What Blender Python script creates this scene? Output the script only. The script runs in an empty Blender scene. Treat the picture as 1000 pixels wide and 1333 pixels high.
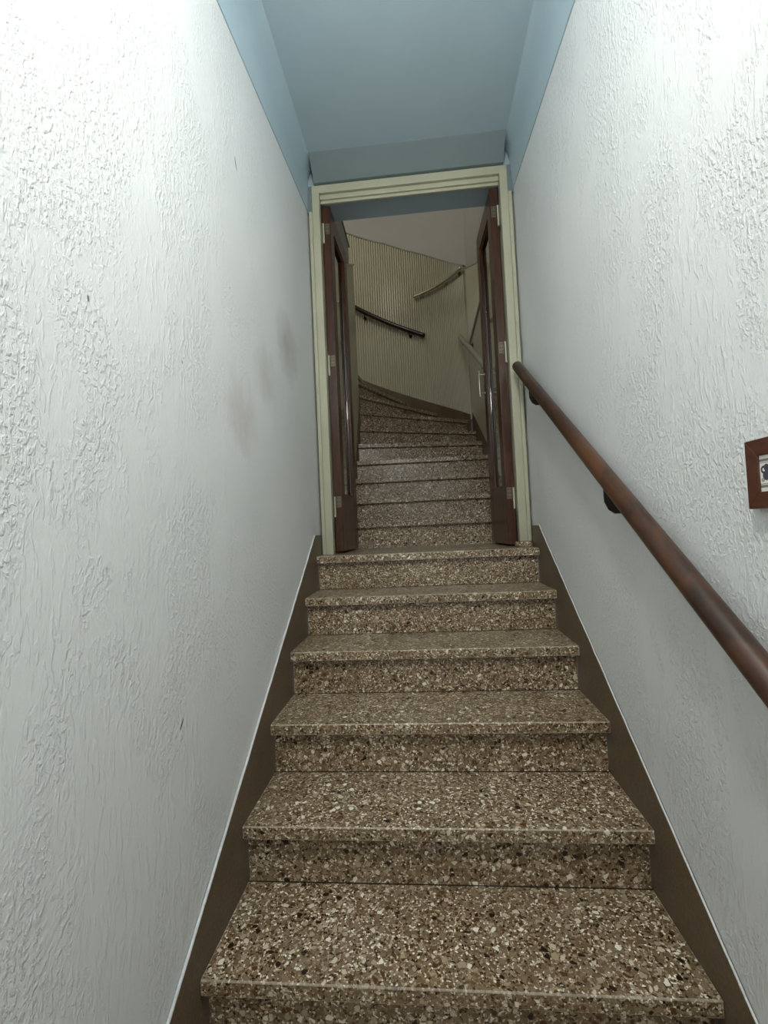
import bpy, bmesh, math, random
from mathutils import Vector, Matrix
random.seed(7)
SC = bpy.context.scene
COL = SC.collection
PI = math.pi

# ------------------------------------------------------------------ camera
F_PX, YAW, PITCH, ROLL = 586.76, -0.0840, 0.0363, -0.0460
CAM = Vector((-0.0086, -1.0173, 1.0050))
fw = Vector((math.sin(YAW)*math.cos(PITCH), math.cos(YAW)*math.cos(PITCH), math.sin(PITCH)))
rt0 = Vector((math.cos(YAW), -math.sin(YAW), 0))
up0 = rt0.cross(fw)
rt = math.cos(ROLL)*rt0 + math.sin(ROLL)*up0
up = -math.sin(ROLL)*rt0 + math.cos(ROLL)*up0
cd = bpy.data.cameras.new('camera'); cam = bpy.data.objects.new('camera', cd); COL.objects.link(cam)
cd.sensor_fit = 'HORIZONTAL'; cd.sensor_width = 36.0; cd.lens = F_PX/1000*36.0; cd.clip_start = 0.02
m = Matrix((rt, up, -fw)).transposed().to_4x4(); m.translation = CAM
cam.matrix_world = m
SC.camera = cam

# ------------------------------------------------------------------ world, light, exposure
w = bpy.data.worlds.new('world'); SC.world = w; w.use_nodes = True
w.node_tree.nodes['Background'].inputs[0].default_value = (1.0, 0.98, 0.95, 1)
w.node_tree.nodes['Background'].inputs[1].default_value = 0.72      # overcast daylight, reaches the stair through the street doorway
SC.view_settings.view_transform = 'Standard'; SC.view_settings.look = 'None'
SC.view_settings.exposure = 0.22; SC.view_settings.gamma = 1.0
SC.view_settings.use_curve_mapping = False
LAMP_HALL = 98.0      # emission of the hanging globe over the lower flight
LAMP_WELL = 48.0       # emission of the lamp in the winding stairwell

# ------------------------------------------------------------------ material helpers
class NT:
    def __init__(s, name, rough=0.5, spec=0.5):
        s.m = bpy.data.materials.new(name); s.m.use_nodes = True
        s.t = s.m.node_tree; s.b = s.t.nodes['Principled BSDF']
        s.b.inputs['Roughness'].default_value = rough
        s.b.inputs['Specular IOR Level'].default_value = spec
    def n(s, typ, **kw):
        nd = s.t.nodes.new(typ)
        for k, v in kw.items():
            if k in nd.inputs.keys() if isinstance(k, str) else False: nd.inputs[k].default_value = v
            else: setattr(nd, k, v)
        return nd
    def l(s, a, b): s.t.links.new(a, b)
    def coord(s, scale=(1, 1, 1), loc=(0, 0, 0)):
        tc = s.t.nodes.new('ShaderNodeTexCoord'); mp = s.t.nodes.new('ShaderNodeMapping')
        mp.inputs['Scale'].default_value = scale; mp.inputs['Location'].default_value = loc
        s.l(tc.outputs['Object'], mp.inputs[0]); return mp.outputs[0]
    def noise(s, vec, scale, detail=4, rough=.5, dist=0.0):
        nd = s.t.nodes.new('ShaderNodeTexNoise'); s.l(vec, nd.inputs['Vector'])
        nd.inputs['Scale'].default_value = scale; nd.inputs['Detail'].default_value = detail
        nd.inputs['Roughness'].default_value = rough; nd.inputs['Distortion'].default_value = dist
        return nd.outputs['Fac']
    def vor(s, vec, scale, feature='F1', rnd=1.0):
        nd = s.t.nodes.new('ShaderNodeTexVoronoi'); nd.feature = feature; s.l(vec, nd.inputs['Vector'])
        nd.inputs['Scale'].default_value = scale; nd.inputs['Randomness'].default_value = rnd
        return nd
    def math(s, op, a, b=None, c=None, clamp=False):
        nd = s.t.nodes.new('ShaderNodeMath'); nd.operation = op; nd.use_clamp = clamp
        for i, v in enumerate((a, b, c)):
            if v is None: continue
            if isinstance(v, (int, float)): nd.inputs[i].default_value = v
            else: s.l(v, nd.inputs[i])
        return nd.outputs[0]
    def ramp(s, fac, stops, interp='LINEAR'):
        nd = s.t.nodes.new('ShaderNodeValToRGB'); cr = nd.color_ramp; cr.interpolation = interp
        while len(cr.elements) < len(stops): cr.elements.new(0.5)
        for e, (p, c) in zip(cr.elements, stops):
            e.position = p
            e.color = (c, c, c, 1) if isinstance(c, (int, float)) else (*c, 1)
        s.l(fac, nd.inputs[0]); return nd.outputs[0]
    def mix(s, fac, a, b, mode='MIX'):
        nd = s.t.nodes.new('ShaderNodeMix'); nd.data_type = 'RGBA'; nd.blend_type = mode
        if isinstance(fac, (int, float)): nd.inputs[0].default_value = fac
        else: s.l(fac, nd.inputs[0])
        for i, v in ((6, a), (7, b)):
            if isinstance(v, tuple): nd.inputs[i].default_value = (*v, 1)
            else: s.l(v, nd.inputs[i])
        return nd.outputs[2]
    def bump(s, h, strength=0.5, dist=0.002):
        nd = s.t.nodes.new('ShaderNodeBump'); nd.inputs['Strength'].default_value = strength
        nd.inputs['Distance'].default_value = dist; s.l(h, nd.inputs['Height'])
        s.l(nd.outputs[0], s.b.inputs['Normal'])
    def col(s, c):
        if isinstance(c, tuple): s.b.inputs['Base Color'].default_value = (*c, 1)
        else: s.l(c, s.b.inputs['Base Color'])
        return s.m

def mat_plaster(name, base, marks=(), smudges=()):
    n = NT(name, 0.42, 0.45)
    v = n.coord((1, 1, 0.72)); v1 = n.coord((1, 1, 1))
    # raised crumbs in clusters and long trowel ridges, smooth patches between
    fine = n.noise(v, 190, 3, .55, .3)
    crumbs = n.ramp(n.noise(v, 105, 3, .6, .2), [(0.47, 0.0), (0.62, 1.0)])
    patch = n.ramp(n.noise(n.coord((1, 1, .5)), 6.5, 4, .65, .5), [(0.43, 0.05), (0.56, 1.0)])
    ridge = n.ramp(n.noise(n.coord((1, 1, 0.22)), 70, 3, .6, .5), [(0.54, 0.0), (0.60, 1.0)])
    patch2 = n.ramp(n.noise(n.coord((1, 1, .3), (3, 7, 1)), 4.2, 2, .5, .4), [(0.46, 0.0), (0.60, 1.0)])
    wave = n.noise(v, 9, 2, .5)
    h = n.math('MULTIPLY', crumbs, patch)
    h = n.math('MULTIPLY_ADD', n.math('MULTIPLY', ridge, patch2), 0.55, h)
    h = n.math('MULTIPLY_ADD', fine, 0.30, h)
    h = n.math('MULTIPLY_ADD', wave, 0.8, h)
    n.bump(h, 0.58, 0.0028)
    tone = n.ramp(n.noise(v1, 2.3, 3, .5), [(0.3, tuple(c*0.955 for c in base)), (0.7, base)])
    c = tone
    for (pos, rad, colr, amt) in smudges:
        sep = n.t.nodes.new('ShaderNodeVectorMath'); sep.operation = 'DISTANCE'
        sc = n.coord((1, 1, 1)); n.l(sc, sep.inputs[0]); sep.inputs[1].default_value = pos
        d = n.math('MULTIPLY_ADD', n.noise(sc, 14, 3, .6), 0.16, sep.outputs['Value'])
        f = n.ramp(n.math('DIVIDE', d, rad), [(0.25, amt), (1.0, 0.0)])
        c = n.mix(f, c, colr)
    for (pos, dy, dz, tilt) in marks:
        tc = n.t.nodes.new('ShaderNodeTexCoord'); mp = n.t.nodes.new('ShaderNodeMapping'); mp.vector_type = 'TEXTURE'
        mp.inputs['Location'].default_value = pos; mp.inputs['Rotation'].default_value = (tilt, 0, 0)
        mp.inputs['Scale'].default_value = (0.2, dy, dz)
        n.l(tc.outputs['Object'], mp.inputs[0])
        ln = n.t.nodes.new('ShaderNodeVectorMath'); ln.operation = 'LENGTH'; n.l(mp.outputs[0], ln.inputs[0])
        c = n.mix(n.ramp(ln.outputs['Value'], [(0.75, 0.85), (1.0, 0.0)]), c, (0.05, 0.05, 0.05))
    return n.col(c)

def mat_paint(name, base, rough=0.5, bumpy=0.15, scale=60, vary=0.93):
    n = NT(name, rough, 0.4); v = n.coord()
    n.bump(n.noise(v, scale, 4, .6), bumpy, 0.002)
    return n.col(n.ramp(n.noise(v, 4, 4, .6), [(0.3, tuple(c*vary for c in base)), (0.7, base)]))

def mat_terrazzo(name='terrazzo', worn=0.0):
    n = NT(name, 0.30, 0.5); v = n.coord()
    wv = n.t.nodes.new('ShaderNodeTexNoise'); wv.inputs['Scale'].default_value = 60; n.l(v, wv.inputs['Vector'])
    vm = n.t.nodes.new('ShaderNodeVectorMath'); vm.operation = 'MULTIPLY_ADD'
    n.l(wv.outputs['Color'], vm.inputs[0]); vm.inputs[1].default_value = (0.008,)*3; n.l(v, vm.inputs[2])
    vv = vm.outputs[0]
    stops = [(0.0, (.020, .009, .004)), (0.09, (.11, .048, .014)), (0.19, (.20, .132, .072)), (0.38, (.285, .21, .130)), (0.62, (.45, .36, .245)), (0.80, (.70, .61, .46)), (0.91, (.92, .87, .74))]
    def layer(scale, gap0, gap1, matrix):
        a = n.vor(vv, scale); e = n.vor(vv, scale, 'DISTANCE_TO_EDGE')
        sep = n.t.nodes.new('ShaderNodeSeparateColor'); n.l(a.outputs['Color'], sep.inputs[0])
        chip = n.ramp(sep.outputs[0], stops, 'CONSTANT')
        return n.mix(n.ramp(e.outputs['Distance'], [(gap0, 0.0), (gap1, 1.0)]), matrix, chip), sep.outputs[1]
    small, _ = layer(190, 0.03, 0.09, (.19, .132, .074))
    big, pick = layer(74, 0.10, 0.16, (.19, .132, .074))
    e2 = n.vor(vv, 74, 'DISTANCE_TO_EDGE')
    msk = n.math('MULTIPLY', n.ramp(pick, [(0.55, 0.0), (0.56, 1.0)]), n.ramp(e2.outputs['Distance'], [(0.07, 0.0), (0.12, 1.0)]))
    c = n.mix(msk, small, big)
    grime = n.ramp(n.noise(v, 3.5, 4, .6), [(0.25, (.80, .75, .67)), (0.65, (1, 1, 1))])
    c = n.mix(1.0, c, grime, 'MULTIPLY')
    if worn: c = n.mix(worn, c, (.74, .68, .56))
    rg = n.ramp(n.noise(v, 9, 3, .6), [(0.3, 0.24), (0.7, 0.42)]); n.l(rg, n.b.inputs['Roughness'])
    n.bump(n.noise(v, 150, 2, .5), 0.10, 0.001)
    return n.col(c)

def mat_skirt():
    n = NT('skirting_stone', 0.42, 0.4); v = n.coord()
    c = n.ramp(n.noise(v, 170, 3, .7), [(0.30, (.05, .032, .016)), (0.5, (.125, .088, .050)), (0.72, (.22, .16, .098))])
    c = n.mix(0.5, c, n.ramp(n.noise(v, 6, 3, .6), [(0.3, (.075, .052, .029)), (0.7, (.15, .108, .064))]))
    return n.col(c)

def mat_wood(name, dark, mid, light, rough=0.28, axis=(1, 1, 0.08), wear=0.0):
    n = NT(name, rough, 0.5); v = n.coord(axis)
    g = n.noise(v, 55, 5, .65, 1.0)
    c = n.ramp(g, [(0.28, dark), (0.52, mid), (0.78, light)])
    if wear:
        wn = n.ramp(n.noise(n.coord((1, .5, .5)), 7, 4, .6, .6), [(0.48, 0.0), (0.62, wear)])
        c = n.mix(wn, c, tuple(min(1, x*2.6) for x in light))
    n.bump(g, 0.08, 0.001)
    return n.col(c)

def mat_simple(name, c, rough=0.4, metal=0.0):
    n = NT(name, rough, 0.5); n.b.inputs['Metallic'].default_value = metal
    v = n.coord(); n.l(n.ramp(n.noise(v, 40, 3, .6), [(0.3, rough*0.85), (0.7, min(1, rough*1.2))]), n.b.inputs['Roughness'])
    return n.col(n.ramp(n.noise(v, 30, 3, .6), [(0.3, tuple(x*.88 for x in c)), (0.7, c)]))

def mat_glass():
    n = NT('pane_glass', 0.02, 0.5); b = n.b
    b.inputs['Transmission Weight'].default_value = 1.0; b.inputs['IOR'].default_value = 1.45
    return n.col((0.93, 0.96, 0.94))

def mat_emit(name, c, s):
    n = NT(name, 0.4); n.b.inputs['Emission Color'].default_value = (*c, 1); n.b.inputs['Emission Strength'].default_value = s
    return n.col((0.9, 0.9, 0.88))

def mat_tile():
    # printed tile: grey bands along top and bottom, dark scrollwork on white between them
    n = NT('printed_tile', 0.18); tc = n.t.nodes.new('ShaderNodeTexCoord')
    sp = n.t.nodes.new('ShaderNodeSeparateXYZ'); n.l(tc.outputs['Object'], sp.inputs[0])
    Y, Z = sp.outputs[1], sp.outputs[2]
    def ring(y, z, r, wd):
        d = n.math('SQRT', n.math('ADD', n.math('POWER', n.math('SUBTRACT', Y, y), 2.0), n.math('POWER', n.math('SUBTRACT', Z, z), 2.0)))
        return n.math('LESS_THAN', n.math('ABSOLUTE', n.math('SUBTRACT', d, r)), wd)
    az = n.math('ABSOLUTE', Z)
    c = n.mix(n.math('LESS_THAN', n.math('ABSOLUTE', n.math('SUBTRACT', az, 0.0215)), 0.0022), (.74, .70, .66), (.20, .18, .17))
    c = n.mix(n.math('LESS_THAN', n.math('ABSOLUTE', n.math('SUBTRACT', az, 0.0175)), 0.0007), c, (.25, .23, .22))
    for k in range(-2, 3):
        for (dy, dz, r, wd, cc) in ((0.0, 0.006, 0.0048, 0.0018, (.05, .05, .06)), (-.005, -.004, 0.004, 0.004, (.06, .065, .09)), (.003, -.011, 0.002, 0.0014, (.30, .27, .25)), (-.006, .009, .003, .003, (.07, .07, .08))):
            c = n.mix(ring(0.0205 - 0.0145*abs(k) * (1 if k >= 0 else 1) + dy if k >= 0 else -0.0205 + 0.0145*(abs(k)-1) - dy, dz, r, wd), c, cc)
    return n.col(c)

MARKS = [((-.57, 0.40, 2.242), .0045, .024, .30), ((-.57, -0.03, 0.585), .0035, .015, -.7), ((-.57, -0.29, 1.43), .0025, .007, 0), ((-.57, .02, 1.43), .0025, .004, .3)]
SMUDGE = [((-.57, 0.93, 1.83), .26, (.33, .29, .26), .60), ((-.57, .38, 1.39), .24, (.42, .34, .28), .50), ((-.57, .62, 1.6), .22, (.38, .33, .29), .42)]
M = {}
M['plaster_l'] = mat_plaster('rough_white_plaster', (.75, .765, .76), MARKS, SMUDGE)
M['plaster_r'] = mat_plaster('rough_white_plaster_plain', (.75, .765, .76))
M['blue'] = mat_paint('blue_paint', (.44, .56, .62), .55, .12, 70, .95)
M['blueshade'] = mat_paint('blue_grey_painted_shade', (.175, .222, .228), .55, .12, 70, .95)  # greyer blue with shade painted in, to stay darker than the ceiling
M['cream'] = mat_paint('cream_gloss_paint', (.47, .46, .335), .38, .22, 28, .88)
M['creamwall'] = mat_paint('cream_wall_paint', (.56, .54, .42), .30, .06, 30, .94)
M['whitewall'] = mat_paint('plain_white_wall_paint', (.44, .44, .43), .6, .10, 40)
M['terrazzo'] = mat_terrazzo()
M['terrazzo_worn'] = mat_terrazzo('terrazzo_worn_edge', .27)
M['grout'] = mat_simple('dark_grout', (.030, .020, .012), .8)
M['skirt'] = mat_skirt()
M['door'] = mat_wood('varnished_door_wood', (.020, .007, .003), (.055, .018, .007), (.105, .037, .014), .30)
M['rail'] = mat_wood('worn_handrail_wood', (.010, .005, .003), (.030, .012, .005), (.062, .025, .010), .36, (1, .12, .12), 0.45)
M['frame'] = mat_wood('red_brown_frame_wood', (.045, .014, .007), (.085, .026, .012), (.12, .040, .018), .4, (1, .2, 1))
M['darkmetal'] = mat_simple('dark_metal', (.025, .018, .014), .4, .6)
M['steel'] = mat_simple('dull_steel', (.20, .165, .12), .5, .7)
M['chrome'] = mat_simple('chrome', (.78, .76, .70), .22, 1.0)
M['nickel'] = mat_simple('pale_metal', (.40, .38, .32), .35, .7)
M['greypaint'] = mat_simple('grey_painted_wood', (.33, .32, .28), .35)
M['darkwood'] = mat_wood('dark_stained_wood', (.010, .004, .003), (.018, .008, .006), (.035, .014, .010), .3)
M['glass'] = mat_glass()
M['tile'] = mat_tile()
M['lamp'] = mat_emit('lamp_diffuser', (1.0, .975, .92), LAMP_HALL)
M['lamp2'] = mat_emit('stairwell_lamp_diffuser', (1.0, .93, .78), LAMP_WELL)
M['lampwhite'] = mat_simple('white_enamel', (.75, .75, .73), .35)

# ------------------------------------------------------------------ mesh helpers
class MB:
    def __init__(s): s.v = []; s.f = []
    def add(s, vs, fs):
        o = len(s.v); s.v += [tuple(x) for x in vs]; s.f += [tuple(i+o for i in f) for f in fs]; return s
    def box(s, x0, x1, y0, y1, z0, z1):
        vs = [(x, y, z) for z in (z0, z1) for y in (y0, y1) for x in (x0, x1)]
        return s.add(vs, [(0, 2, 3, 1), (4, 5, 7, 6), (0, 1, 5, 4), (2, 6, 7, 3), (0, 4, 6, 2), (1, 3, 7, 5)])
    def prism(s, poly, d):
        n = len(poly); a = [Vector(q) for q in poly]; b = [q + Vector(d) for q in a]
        return s.add(a+b, [tuple(range(n))[::-1], tuple(range(n, 2*n))] + [(i, (i+1) % n, n+(i+1) % n, n+i) for i in range(n)])
    def tube(s, path, r, seg=14, cap=True, dome=False):
        P = [Vector(q) for q in path]; R = [r]*len(P) if isinstance(r, (int, float)) else list(r)
        if dome:
            def ends(p, q, rr):
                d = (p-q).normalized()
                return [(p + d*rr*math.sin(a)*0.7, rr*math.cos(a)) for a in (PI*.46, PI*.36, PI*.24, PI*.12)]
            a = ends(P[0], P[1], R[0]); b = ends(P[-1], P[-2], R[-1])[::-1]
            P = [q for q, _ in a] + P + [q for q, _ in b]; R = [x for _, x in a] + R + [x for _, x in b]
        o = len(s.v); n = len(P); ref = None
        for i, q in enumerate(P):
            t = (P[min(i+1, n-1)] - P[max(i-1, 0)]).normalized()
            if ref is None: ref = t.orthogonal().normalized()
            ref = (ref - t*ref.dot(t)).normalized(); bi = t.cross(ref)
            for k in range(seg):
                a = 2*PI*k/seg; s.v.append(tuple(q + (ref*math.cos(a) + bi*math.sin(a))*R[i]))
        for i in range(n-1):
            for k in range(seg):
                s.f.append((o+i*seg+k, o+i*seg+(k+1) % seg, o+(i+1)*seg+(k+1) % seg, o+(i+1)*seg+k))
        if cap:
            s.f.append(tuple(o+k for k in range(seg))[::-1]); s.f.append(tuple(o+(n-1)*seg+k for k in range(seg)))
        return s
    def grid(s, rows):
        o = len(s.v); n = len(rows[0])
        for r_ in rows: s.v += [tuple(q) for q in r_]
        for i in range(len(rows)-1):
            for k in range(n-1):
                s.f.append((o+i*n+k, o+i*n+k+1, o+(i+1)*n+k+1, o+(i+1)*n+k))
        return s
    def build(s, name, mat, parent=None, bevel=0.0, smooth=False, seg=2, recalc=True):
        me = bpy.data.meshes.new(name); me.from_pydata(s.v, [], s.f)
        if recalc:
            bm = bmesh.new(); bm.from_mesh(me); bmesh.ops.recalc_face_normals(bm, faces=bm.faces); bm.to_mesh(me); bm.free()
        me.materials.append(M[mat]); o = bpy.data.objects.new(name, me); COL.objects.link(o)
        if parent: put(o, parent)
        if smooth:
            me.polygons.foreach_set('use_smooth', [True]*len(me.polygons))
            if smooth == 'auto':
                me.set_sharp_from_angle(angle=math.radians(40))
        if bevel:
            b = o.modifiers.new('bevel', 'BEVEL'); b.width = bevel; b.segments = seg; b.limit_method = 'ANGLE'; b.angle_limit = math.radians(40)
        return o
def put(o, parent):
    o.parent = parent
    if parent.parent is None: o.matrix_parent_inverse = Matrix.Translation(-Vector(parent.location))
def tag(o, label=None, cat=None, group=None, kind=None):
    for k, v in (('label', label), ('category', cat), ('group', group), ('kind', kind)):
        if v: o[k] = v
    return o
def empty(name, loc, label, cat, group=None, kind=None):
    o = bpy.data.objects.new(name, None); o.location = loc; o.empty_display_size = .1; COL.objects.link(o)
    return tag(o, label, cat, group, kind)

# ------------------------------------------------------------------ key dimensions (metres)
R_, RUN, OV, TH, W = 0.175, 0.2559, 0.032, 0.0365, 0.5625
ZF = 5*R_                      # doorway landing
YD = 1.42                      # front of the door frame
ZC = 3.05                      # ceiling over the lower flight
XL = -.54                      # left wall of the winding flight
FLOOR = -3*R_; YB = -2.7       # entrance floor, street end
CX, CY, RC = -.54, 3.12, 1.25  # axis and radius of the winding stairwell
YCOR = CY + math.sqrt(RC*RC - (W-CX)**2)
ZT = 5.4

# ------------------------------------------------------------------ setting: entrance hall shell
TK = .14
MB().box(-W-.008-TK, -W-.008, YB, YD+.245, FLOOR, ZC+.1).build('wall_left', 'plaster_l')
MB().box(W+.008, W+.008+TK, YB, YD+.245, FLOOR, ZC+.1).build('wall_right', 'plaster_r')
tag(bpy.data.objects['wall_left'], 'rough white plaster wall with grey smudges, facing the handrail', 'wall', kind='structure')
tag(bpy.data.objects['wall_right'], 'rough white plaster wall behind the long wooden handrail', 'wall', kind='structure')
tag(MB().box(-W-.3, W+.3, YB-.2, -2*RUN+.02, FLOOR-.1, FLOOR).build('floor', 'terrazzo'), 'speckled terrazzo entrance floor below the first step', 'floor', kind='structure')
tag(MB().box(-W-.15, W+.15, YB, YD+.05, ZC, ZC+.1).build('ceiling', 'blue'), 'flat pale blue painted ceiling over the lower flight', 'ceiling', kind='structure')
# street end: wall with an open doorway behind the camera
wb = MB().box(-W-.15, -.44, YB-.14, YB, FLOOR, ZC+.1).box(.44, W+.15, YB-.14, YB, FLOOR, ZC+.1).box(-.44, .44, YB-.14, YB, 2.05, ZC+.1)
tag(wb.build('wall_back', 'plaster_r'), 'white wall with an open street doorway at the foot of the stairs', 'wall', kind='structure')
# partition above the double doors
lt = MB().box(-W-.1, W+.1, YD+.0485, YD+.245, 2.905, ZT+.1).box(-W-.008, W+.008, YD+.02, YD+.0485, 2.9535, ZC)
tag(lt.build('wall_front', 'blue'), 'blue painted lintel wall above the double doors', 'wall', kind='structure')

# cornice (coved, blue) : profile (u = distance from wall, z)
def zlow(y): return 2.655 + .118*(y-.1)
def cove_profile(y, n=7):
    zl = zlow(y); c0 = .044
    pts = [(0, zl), (.004, zl), (.007, zl+.10)]
    z0 = zl+.105
    for i in range(n+1):
        a = i/n*PI/2
        pts.append((.009 + (c0-.009)*(1-math.cos(a)), z0 + (ZC-z0)*math.sin(a)))
    return pts
def cornice(side):
    x0 = side*(W+.008); rows = []
    ys = [YB+(YD-YB)*i/24 for i in range(25)]
    for y in ys:
        yy = max(y, -1.5)
        rows.append([(x0 - side*u, y, z) for u, z in cove_profile(yy)])
    return MB().grid(rows)
for nm, sd, lb in (('trim_1', -1, 'blue cove moulding above the smudged white wall'), ('trim_2', 1, 'blue cove moulding above the wall with the handrail')):
    tag(cornice(sd).build(nm, 'blue', smooth='auto'), lb, 'cornice', kind='structure')
# end cove and corner strips over the door frame, shade painted into the colour
ear = MB().box(-W-.008, -.5415, YD+.006, YD+.048, 2.801, 2.954).box(.5415, W+.008, YD+.006, YD+.048, 2.801, 2.954)
rows = [[(x, YD-.112, ZC+.001), (x, YD-.110, ZC-.002), (x, YD-.012, 2.957), (x, YD+.05, 2.955), (x, YD+.05, ZC+.001)] for x in (-W-.008+.047, W+.008-.047)]
tag(ear.grid(rows).build('trim_3', 'blueshade'), 'grey blue sloping board with painted-in shade across the top of the door frame', 'cornice', kind='structure')

# ------------------------------------------------------------------ lower flight
st = empty('staircase', (0, 0, FLOOR), 'straight flight of speckled terrazzo steps between the white walls, up to the double doors', 'staircase')
for k in range(-2, 6):
    y0 = k*RUN; y1 = (k+1)*RUN+OV+.02 if k < 5 else 2.02
    t_ = MB().box(-W, W, y0, y1, k*R_-TH, k*R_).build('tread', 'terrazzo', st, bevel=.0035, seg=3)
    t_.data.materials.append(M['terrazzo_worn']); t_.modifiers['bevel'].material = 1
    if k > -2: MB().box(-W, W, y0+OV-.0025, y0+OV-.0002, (k-1)*R_+.0002, (k-1)*R_+.0021).build('grout_joint', 'grout', st)
    MB().box(-W+.004, W-.004, y0+OV, y0+OV+.02, (k-1)*R_ if k > -2 else FLOOR, k*R_-TH).build('riser', 'terrazzo', st)

def ztop(y): return .684*y + .114
for nm, sd, lb, zend in (('baseboard_left', -1, 'brown stone skirting climbing along the smudged wall', .985), ('baseboard_right', 1, 'brown stone skirting climbing below the long handrail', .985)):
    yk = (zend-.114)/.684; y_s = (FLOOR+.12-.114)/.684
    poly = [(sd*W, YB, FLOOR), (sd*W, YB, FLOOR+.12), (sd*W, y_s, FLOOR+.12), (sd*W, yk, zend), (sd*W, YD, zend), (sd*W, YD, ZF-.2), (sd*W, 1.2, .5), (sd*W, -.4, FLOOR)]
    b = MB().prism(poly, (sd*.0078, 0, 0)).build(nm, 'skirt')
    tag(b, lb, 'skirting', kind='structure')
    # painted plaster bead along the top edge
    random.seed(3+sd)
    pth = []
    for i in range(60):
        y = y_s + (yk-y_s)*i/59
        pth.append((sd*(W+.003+random.uniform(-.0006, .0006)), y, ztop(y)+.0025+random.uniform(-.0012, .0012)))
    MB().tube(pth, .0040 if sd < 0 else .0026, 6).build('paint_edge', 'plaster_r', b, smooth=True)

# ------------------------------------------------------------------ winding flight
def wall_hit(p, d, r=RC-.022):
    # where a nosing line meets the outer wall (right wall, then the round wall)
    t = (W-p[0])/d[0] if d[0] > 1e-6 else 1e9
    y = p[1]+t*d[1]
    ycr = CY + math.sqrt(r*r-(W-CX)**2)
    if y <= ycr and t < 1e8: return Vector((W, y))
    ex, ey = p[0]-CX, p[1]-CY; b = ex*d[0]+ey*d[1]; c = ex*ex+ey*ey-r*r
    t = -b+math.sqrt(b*b-c); return Vector((p[0]+t*d[0], p[1]+t*d[1]))
def outer_path(a, b, r=RC-.022):
    # points along the outer wall from a to b
    def key(q): return q[1]-10 if q[0] > W-1e-4 else math.atan2(q[1]-CY, q[0]-CX)
    pts = [a]; ycr = CY + math.sqrt(r*r-(W-CX)**2); ac = math.atan2(ycr-CY, W-CX)
    onA, onB = a[0] > W-1e-4, b[0] > W-1e-4
    if onA and onB: return [a, b]
    a0 = ac if onA else math.atan2(a[1]-CY, a[0]-CX)
    if onA: pts.append(Vector((W, ycr)))
    b0 = math.atan2(b[1]-CY, b[0]-CX)
    n = max(2, int((b0-a0)/math.radians(4)))
    for i in range(1, n): q = a0+(b0-a0)*i/n; pts.append(Vector((CX+r*math.cos(q), CY+r*math.sin(q))))
    return pts+[b]
lines = {6: ((XL, 1.985), (1, 0)), 7: ((XL, 2.235), (1, .01)), 8: ((XL, 2.47), (1, .03)), 9: ((XL, 2.69), (1, .05)),
         10: ((XL, 2.85), (1, .205)), 11: ((XL, 2.975), (1, .44)), 12: ((XL, 3.06), (1, .63)), 13: ((XL, 3.135), (.63, .78)),
         14: ((-.61, 3.185), (.44, .90)), 15: ((-.655, 3.165), (.12, .99)), 16: ((-.665, 3.15), (-.22, .975)), 17: ((-.665, 3.14), (-.58, .81)), 18: ((-.665, 3.13), (-.9, .43)), 19: ((-.665, 3.12), (-1, .02))}
ln = {}
for k, (p, d) in lines.items():
    d = Vector(d).normalized(); ln[k] = (Vector(p) + d*(.0085 if k < 14 else 0), d, Vector((d[1], -d[0])))   # normal towards the climber
ws = empty('winding_staircase', (0, 2.0, ZF), 'dark terrazzo stairs behind the double doors, turning around the end of the cream wall', 'staircase')
for k in range(6, 18):
    z = k*R_; p, d, nrm = ln[k]; q, e, nq = ln[k+1]
    pf = p + nrm*.0; a = wall_hit(pf, d); qb = q - nq*.03; b = wall_hit(qb, e)
    poly = [pf] + outer_path(a, b) + [qb]
    MB().prism([(v.x, v.y, z-TH) for v in poly], (0, 0, TH)).build('tread', 'terrazzo', ws, bevel=.004)
    pr = p - nrm*OV; ar = wall_hit(pr, d)
    ex = Vector((-nrm.x, -nrm.y))*.015
    MB().prism([(pr.x, pr.y, z-R_), (ar.x, ar.y, z-R_), (ar.x+ex.x, ar.y+ex.y, z-R_), (pr.x+ex.x, pr.y+ex.y, z-R_)], (0, 0, R_-TH)).build('riser', 'terrazzo', ws)

# round wall behind the winders
def skz(deg): return 2.23 + (deg-36.5)*.00995
PT = [(20, 3.60), (32.5, 3.795), (57, 4.18), (79.3, 4.462), (99.6, 4.635), (120, 4.80), (180, 5.2)]
def interp(tab, x):
    if x <= tab[0][0]: return tab[0][1]
    for (a, b), (c, d) in zip(tab, tab[1:]):
        if x <= c: return b+(d-b)*(x-a)/(c-a)
    return tab[-1][1]
def cyl(deg, r, z): return (CX+r*math.cos(math.radians(deg)), CY+r*math.sin(math.radians(deg)), z)
DEG0 = math.degrees(math.atan2(YCOR-CY, W-CX))
rows = []
for i in range(61):
    dg = DEG0-3 + (180-DEG0+3)*i/60
    rows.append([cyl(dg, RC+.012, ZF), cyl(dg, RC+.012, ZT), cyl(dg, RC+.11, ZT), cyl(dg, RC+.11, ZF), cyl(dg, RC+.012, ZF)])
wr = tag(MB().grid(rows).build('wall_round', 'whitewall', smooth='auto'), 'curved stairwell wall with reeded cream panelling below and plain white above', 'wall', kind='structure')
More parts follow.
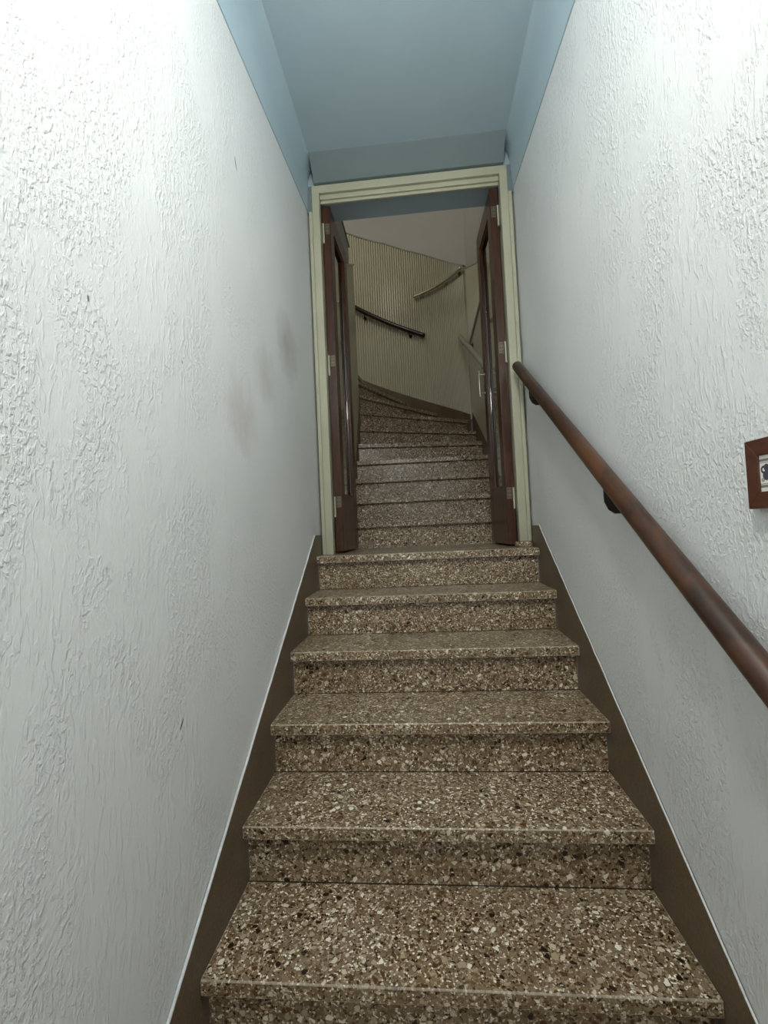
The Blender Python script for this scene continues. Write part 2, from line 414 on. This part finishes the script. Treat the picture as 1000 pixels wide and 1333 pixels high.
# reeded panelling: narrow half round reeds, too fine to pick apart
def reeds(posf, botf, topf, u0, u1, pitch, nrm_depth=.019):
    mb = MB(); n = int((u1-u0)/pitch); rows = []
    prof = [(0, 0), (.36, .0), (.37, .55), (.45, .88), (.62, 1.0), (.80, .88), (.89, .55), (.90, .0)]
    for i in range(n):
        for f, h in prof:
            u = u0+(i+f)*pitch
            rows.append([posf(u, h*nrm_depth, botf(u)), posf(u, h*nrm_depth, topf(u)), posf(u, -.008, topf(u)+.0)])
    return mb.grid(rows)
pitch_deg = math.degrees(.029/RC)
pn = reeds(lambda u, h, z: cyl(u, RC-h, z), lambda u: skz(u)-.05, lambda u: interp(PT, u), DEG0, 165, pitch_deg)
tag(pn.build('reeded_panel', 'creamwall', wr), None, None, kind='stuff')
cap = MB()
pr_ = [(0, -.004), (.028, -.004), (.028, .008), (0, .012)]
cap.grid([[cyl(dg, RC+.006-u, interp(PT, dg)+v) for u, v in pr_+pr_[:1]] for dg in [DEG0 + (165-DEG0)*i/50 for i in range(51)]])
cap.build('panel_cap', 'greypaint', wr)
sk = MB(); rows = []
for i in range(50):
    dg = DEG0 + (165-DEG0)*i/49
    rows.append([cyl(dg, RC-.022, skz(dg)-.5), cyl(dg, RC-.022, skz(dg)), cyl(dg, RC+.004, skz(dg)+.003)])
sk.grid(rows); sk.build('skirting', 'skirt', wr, smooth='auto')

# right wall of the stairwell: smooth below, reeded above
ZM = 2.84
w2 = MB().box(W+.002, W+.15, YD+.245, YCOR+.02, ZF-.2, ZM).box(W+.022, W+.15, YD+.245, YCOR+.03, ZM, ZT)
wr2 = tag(w2.build('wall_stairwell_right', 'creamwall'), 'smooth cream stairwell wall beyond the open door with grey rail', 'wall', kind='structure')
ptop = lambda y: 3.70 + (y-YCOR)*.52
pn2 = reeds(lambda u, h, z: (W+.019-h, u, z), lambda u: ZM+.004, lambda u: max(ptop(u), ZM+.006), 2.12, YCOR, .029)
tag(pn2.build('reeded_panel', 'creamwall', wr2), kind='stuff')
MB().prism([(W-.002, 2.1, ptop(2.1)-.004), (W-.002, YCOR, ptop(YCOR)-.004), (W-.002, YCOR, ptop(YCOR)+.010), (W-.002, 2.1, ptop(2.1)+.010)], (.024, 0, 0)).build('panel_cap', 'greypaint', wr2)
MB().prism([(W+.0165, 1.7, ptop(2.1)), (W+.0165, 2.1, ptop(2.1)), (W+.0165, YCOR, ptop(YCOR)), (W+.0165, YCOR, ZT), (W+.0165, 1.7, ZT)], (.004, 0, 0)).build('upper_plaster', 'whitewall', wr2)
MB().prism([(W-.012, 1.7, ZM-.012), (W-.016, 1.7, ZM+.004), (W-.010, 1.7, ZM+.016), (W+.03, 1.7, ZM+.016), (W+.03, 1.7, ZM-.012)], (0, YCOR-1.7, .0)).build('dado_rail', 'greypaint', wr2, bevel=.003)
poly = [(W, 2.0, ZF), (W, 1.99, 1.19), (W, 2.72, 1.635), (W, 3.62, 2.125), (W, YCOR, 2.175), (W, YCOR, 1.5), (W, 2.2, ZF)]
MB().prism(poly, (.0125, 0, 0)).build('skirting', 'skirt', wr2)

# left wall of the stairwell (its end is what the stairs turn around)
wl = MB().box(-.66, XL, YD+.245, CY, ZF-.2, 3.0)
zc = lambda y: 3.345 + (y-2.853)*.60
wl = MB().prism([(XL, YD+.245, ZF-.2), (XL, CY, ZF-.2), (XL, CY, zc(CY)), (XL, YD+.245, zc(YD+.245))], (-.12, 0, 0))
wl2 = tag(wl.build('wall_stairwell_left', 'creamwall', bevel=.012, seg=3), 'cream inner stairwell wall beside the winding steps with sloping cap', 'wall', kind='structure')
MB().prism([(XL-.035, YD+.245, zc(YD+.245)-.05), (XL-.035, CY-.03, zc(CY)-.05), (XL-.035, CY-.03, 3.66), (XL-.035, YD+.245, 3.66)], (-.06, 0, 0)).build('upper_plaster', 'whitewall', wl2)
MB().prism([(XL+.008, YD+.25, zc(YD+.25)-.006), (XL+.008, CY+.008, zc(CY)-.006), (XL+.008, CY+.008, zc(CY)+.012), (XL+.008, YD+.25, zc(YD+.25)+.012)], (-.136, 0, 0)).build('sloping_cap', 'creamwall', wl2, bevel=.003)
MB().box(XL-.10, XL-.025, YD+.245, CY-.02, 3.66, 3.675).build('top_edge', 'greypaint', wl2)
poly = [(XL, 1.9, ZF), (XL, 1.99, 1.10), (XL, 2.70, 1.60), (XL, 3.06, 2.11), (XL, CY, 2.25), (XL, CY, 1.3), (XL, 2.3, ZF)]
MB().prism(poly, (.008, 0, 0)).build('skirting', 'skirt', wl2)
# far side of the stairwell, out of sight behind the left wall
MB().box(CX-RC-.11, CX-RC-.012, YD+.045, CY, ZF, ZT).build('wall_stairwell_far', 'whitewall')
tag(bpy.data.objects['wall_stairwell_far'], 'plain white stairwell wall beyond the inner wall', 'wall', kind='structure')
MB().box(CX-RC-.11, -W-.1, YD+.045, YD+.245, ZF, ZT).build('wall_stairwell_front', 'whitewall')
tag(bpy.data.objects['wall_stairwell_front'], 'plain white stairwell wall on the landing side', 'wall', kind='structure')
tag(MB().box(CX-RC-.15, W+.2, YD+.045, CY+RC+.15, ZT, ZT+.1).build('ceiling_stairwell', 'whitewall'), 'plain white ceiling high over the winding stairs', 'ceiling', kind='structure')
tag(MB().box(CX-RC, -.66, YD+.245, CY+.02, ZF-.1, ZF).build('floor_stairwell', 'terrazzo'), 'terrazzo floor behind the inner stairwell wall', 'floor', kind='structure')

# ------------------------------------------------------------------ door frame
fr = empty('trim_4', (0, YD, ZF), 'cream painted wooden frame around the open double doors', 'door frame', kind='structure')
for sd, zb in ((-1, ZF), (1, ZF+.028)):
    a, b = (sd*.500, sd*(W-.006))
    # stepped jamb: inner flat, raised outer band
    o = MB().box(min(sd*.500, sd*.541), max(sd*.500, sd*.541), YD, YD+.048, zb, 2.93).build('jamb', 'cream', fr, bevel=.003)
    MB().box(min(sd*.541, sd*(W-.002)), max(sd*.541, sd*(W-.002)), YD-.006, YD+.048, zb if sd > 0 else ZF, 2.80).build('architrave_strip', 'cream', o, bevel=.004)
MB().box(-.541, .541, YD+.002, YD+.022, 2.908, 2.953).build('head', 'cream', fr, bevel=.003)
MB().box(-.4995, .4995, YD+.022, YD+.048, 2.884, 2.953).build('head_rebate', 'cream', fr, bevel=.003)
MB().box(-.499, .499, YD+.034, YD+.048, 2.868, 2.8838).build('head_stop', 'cream', fr, bevel=.002)
# stone foot under the jamb on the handrail side
MB().prism([(.478, YD-.012, ZF), (W-.001, YD-.016, ZF), (W-.001, YD+.05, ZF), (.482, YD+.05, ZF)], (0, 0, .0275)).build('stone_foot', 'terrazzo', fr, bevel=.006, seg=3)

# ------------------------------------------------------------------ door leaves
def leaf(nm, sd, label):
    Z0, Z1, L, T = ZF+.012, 2.862, .452, .047
    root = empty(nm, (sd*.497, YD+.05, ZF), label, 'door', kind='structure')
    ang = math.radians(2.2)
    def P(u, t, z):     # u along the leaf away from the hinge, t across it from the wall side to the opening side
        x = .4965 - t*math.cos(ang) - u*math.sin(ang); y = YD+.052 + u*math.cos(ang) - t*math.sin(ang)*1.0
        return (sd*x, y, z)
    def pbox(u0, u1, t0, t1, z0, z1):
        vs = [P(u, t, z) for z in (z0, z1) for t in (t0, t1) for u in (u0, u1)]
        return MB().add(vs, [(0, 2, 3, 1), (4, 5, 7, 6), (0, 1, 5, 4), (2, 6, 7, 3), (0, 4, 6, 2), (1, 3, 7, 5)])
    SW, ZB, ZTp = .085, 1.205, 2.75
    pbox(0, SW, 0, T, Z0, Z1).build('hinge_stile', 'door', root, bevel=.003)
    pbox(L-SW, L, 0, T, Z0, Z1).build('lock_stile', 'door', root, bevel=.003)
    pbox(SW, L-SW, .0005, T-.0005, ZTp, Z1).build('top_rail', 'door', root, bevel=.002)
    pbox(SW, L-SW, .0005, T-.0005, Z0, ZB).build('bottom_panel', 'door', root, bevel=.002)
    # glazing bead round the pane
    for t0, t1 in ((.006, .018), (T-.018, T-.006)):
        for (u0, u1, z0, z1) in ((SW, SW+.014, ZB, ZTp), (L-SW-.014, L-SW, ZB, ZTp), (SW+.014, L-SW-.014, ZB, ZB+.014), (SW+.014, L-SW-.014, ZTp-.014, ZTp)):
            pbox(u0, u1, t0, t1, z0, z1).build('glazing_bead', 'door', root, bevel=.005)
    pbox(SW+.001, L-SW-.001, T/2-.002, T/2+.002, ZB+.001, ZTp-.001).build('glass_pane', 'glass', root)
    # hinges let into the edge that faces the lower flight
    for zh in (1.165, 1.965, 2.73):
        h = pbox(-.0016, .0, .016, T-.006, zh-.031, zh+.031).build('hinge', 'steel', root, bevel=.0005)
        k0 = P(-.006, .006, zh-.085); k1 = P(-.006, .006, zh+.03)
        MB().tube([k0, k1], .0055, 10).build('hinge_pin', 'cream', h, smooth='auto')
        for dz in (-.02, 0, .02):
            for t in (.022, .034):
                c = Vector(P(-.0022, t, zh+dz)); MB().tube([c, c+Vector((0, .002, 0))], .0028, 8).build('screw', 'darkmetal', h)
    return root, P, L, T, SW
leaf('door_1', -1, 'dark varnished door leaf with tall glass pane standing open by the smudged wall')
r2, P2, L2, T2, SW2 = leaf('door_2', 1, 'dark varnished door leaf with tall glass pane and pull handle, open by the handrail')
hd = MB().tube([P2(L2-.03, T2+.034, 1.82), P2(L2-.03, T2+.034, 1.985)], .007, 10, dome=True).build('pull_handle', 'nickel', r2, smooth='auto')
for z in (1.842, 1.963):
    MB().tube([P2(L2-.03, T2-.002, z), P2(L2-.03, T2+.034, z)], .0048, 10).build('handle_post', 'nickel', hd, smooth='auto')
    MB().tube([P2(L2-.03, T2-.001, z), P2(L2-.03, T2+.003, z)], .010, 12).build('rose', 'nickel', hd, smooth='auto')

# ------------------------------------------------------------------ long wooden handrail on the right wall
XR = .520
zr = lambda y: .909 + .672*y
y_top, y_bot = 1.345, -.95
hr = empty('handrail', (XR, y_top, zr(y_top)), 'long round brown wooden handrail worn pale in places, fixed to the plaster wall', 'handrail')
N = 40
MB().tube([(XR, y_bot+(y_top-y_bot)*i/N, zr(y_bot+(y_top-y_bot)*i/N)) for i in range(N+1)], .0255, 20, dome=True).build('rail', 'rail', hr, smooth=True)
for y in (1.07, .30, -.55):
    z = zr(y)
    pts = [(W+.006, y, z-.085), (W-.012, y, z-.085), (W-.028, y, z-.084), (XR+.004, y, z-.076), (XR-.004, y, z-.058), (XR-.004, y, z-.018)]
    b = MB().tube(pts, [.010, .010, .011, .0115, .012, .0125], 12).build('bracket', 'darkmetal', hr, smooth='auto')
    MB().tube([(W+.0075, y, z-.085), (W+.001, y, z-.085)], .024, 18).build('wall_plate', 'darkmetal', b, smooth='auto')

# ------------------------------------------------------------------ rails in the stairwell
def rail_on_wall(name, pts, r, mat, label, group, brk):
    o = empty(name, pts[0], label, 'handrail', group)
    MB().tube(pts, r, 14, dome=True).build('rail', mat, o, smooth='auto')
    for (p, q) in brk:
        p, q = Vector(p), Vector(q)
        mid = Vector((q.x, q.y, q.z))
        b = MB().tube([p, p+Vector((0, 0, -.045)), (p+mid)/2+Vector((0, 0, -.055)), q+Vector((0, 0, -.055))], .006, 8).build('bracket', 'darkmetal', o, smooth='auto')
        n = (q-p).normalized(); MB().tube([q+Vector((0, 0, -.055)), q+Vector((0, 0, -.055))-n*.006], .02, 12).build('wall_plate', 'darkmetal', b)
    return o
zrd = lambda dg: 3.19 + (dg-56.2)*.0119
RD = RC-.075
rail_on_wall('handrail', [cyl(d_, RD, zrd(d_)) for d_ in [56.5 + i*2.5 for i in range(30)]], .026, 'darkwood',
             'dark wooden handrail curving up the reeded round wall', None, [(cyl(d_, RD, zrd(d_)), cyl(d_, RC-.0195, zrd(d_))) for d_ in (66, 92, 118)])
XG = .468
gz = lambda y: 2.955 + (y-3.64)*.557
rail_on_wall('handrail', [(XG, 3.62-(3.62-1.95)*i/12, gz(3.62-(3.62-1.95)*i/12)) for i in range(13)], .024, 'greypaint',
             'grey painted handrail on the smooth cream wall behind the door leaf', None, [((XG, y, gz(y)), (W+.001, y, gz(y))) for y in (3.36, 2.2)])
ct = empty('chrome_tube', cyl(62, RC-.06, 3.69), 'curved chrome tube level on the reeded round wall', 'tube')
MB().tube([cyl(27.5+i*1.5, RC-.055, 3.690) for i in range(24)], .019, 12, dome=True).build('tube', 'chrome', ct, smooth='auto')
for dg, mt in ((31.0, 'steel'), (42, 'chrome'), (58, 'chrome')):
    b = MB().tube([cyl(dg, RC-.05, 3.69), cyl(dg, RC-.035, 3.675), cyl(dg, RC-.020, 3.675)], .005, 8).build('bracket', mt, ct, smooth='auto')
    MB().tube([cyl(dg, RC-.0195, 3.675), cyl(dg, RC-.026, 3.675)], .022, 14).build('wall_plate', mt, b)

# ------------------------------------------------------------------ small framed tile on the right wall
fy0, fy1, fz0, fz1 = -.304, -.190, 1.009, 1.125
cy_, cz_ = (fy0+fy1)/2, (fz0+fz1)/2
pf_ = empty('framed_tile', (W+.008, cy_, fz0), 'small printed tile in a square red-brown wooden frame above the handrail', 'picture')
fwid = .028; xa, xb = W-.010, W+.0075
def side(a, b, c, d):
    return MB().prism([(xa, *a), (xa, *b), (xa, *c), (xa, *d)], (xb-xa, 0, 0))
O_ = [(fy0, fz0), (fy1, fz0), (fy1, fz1), (fy0, fz1)]
I_ = [(fy0+fwid, fz0+fwid), (fy1-fwid, fz0+fwid), (fy1-fwid, fz1-fwid), (fy0+fwid, fz1-fwid)]
for i in range(4):
    j = (i+1) % 4
    side(O_[i], O_[j], I_[j], I_[i]).build('frame_side', 'frame', pf_, bevel=.0012)
t = MB().box(-.002, .002, -(fy1-fy0)/2+fwid-.003, (fy1-fy0)/2-fwid+.003, -(fz1-fz0)/2+fwid-.003, (fz1-fz0)/2-fwid+.003).build('tile', 'tile')
t.location = (W-.005-(W+.008), 0, (fz1-fz0)/2); t.parent = pf_

# ------------------------------------------------------------------ lamps
LY, LZ, LR = -.80, 2.48, .115
lp = empty('pendant_lamp', (0, LY, ZC), 'white globe lamp hanging from the blue ceiling over the lower steps', 'lamp')
def disc(r, z0, z1, y, x=0): return MB().tube([(x, y, z0), (x, y, z1)], r, 32)
disc(.05, ZC-.025, ZC, LY).build('ceiling_rose', 'lampwhite', lp, smooth='auto')
disc(.006, LZ+LR, ZC-.025, LY).build('stem', 'lampwhite', lp, smooth='auto')
disc(.036, LZ+LR-.012, LZ+LR+.03, LY).build('gallery', 'lampwhite', lp, smooth='auto')
rows = []
for i in range(13):
    a = PI*(i/12-.5); rows.append([(LR*math.cos(a)*math.cos(2*PI*k/24), LY+LR*math.cos(a)*math.sin(2*PI*k/24), LZ+LR*math.sin(a)) for k in range(25)])
MB().grid(rows).build('globe', 'lamp', lp, smooth=True)
WX, WY, WZ, WR = -1.12, 2.72, 4.62, .11
lw = empty('pendant_lamp', (WX, WY, ZT), 'warm white globe lamp hanging high beside the winding stairs', 'lamp')
disc(.05, ZT-.025, ZT, WY, WX).build('ceiling_rose', 'lampwhite', lw, smooth='auto')
disc(.006, WZ+WR, ZT-.025, WY, WX).build('stem', 'lampwhite', lw, smooth='auto')
disc(.036, WZ+WR-.012, WZ+WR+.03, WY, WX).build('gallery', 'lampwhite', lw, smooth='auto')
rows = []
for i in range(13):
    a = PI*(i/12-.5); rows.append([(WX+WR*math.cos(a)*math.cos(2*PI*k/24), WY+WR*math.cos(a)*math.sin(2*PI*k/24), WZ+WR*math.sin(a)) for k in range(25)])
MB().grid(rows).build('globe', 'lamp2', lw, smooth=True)
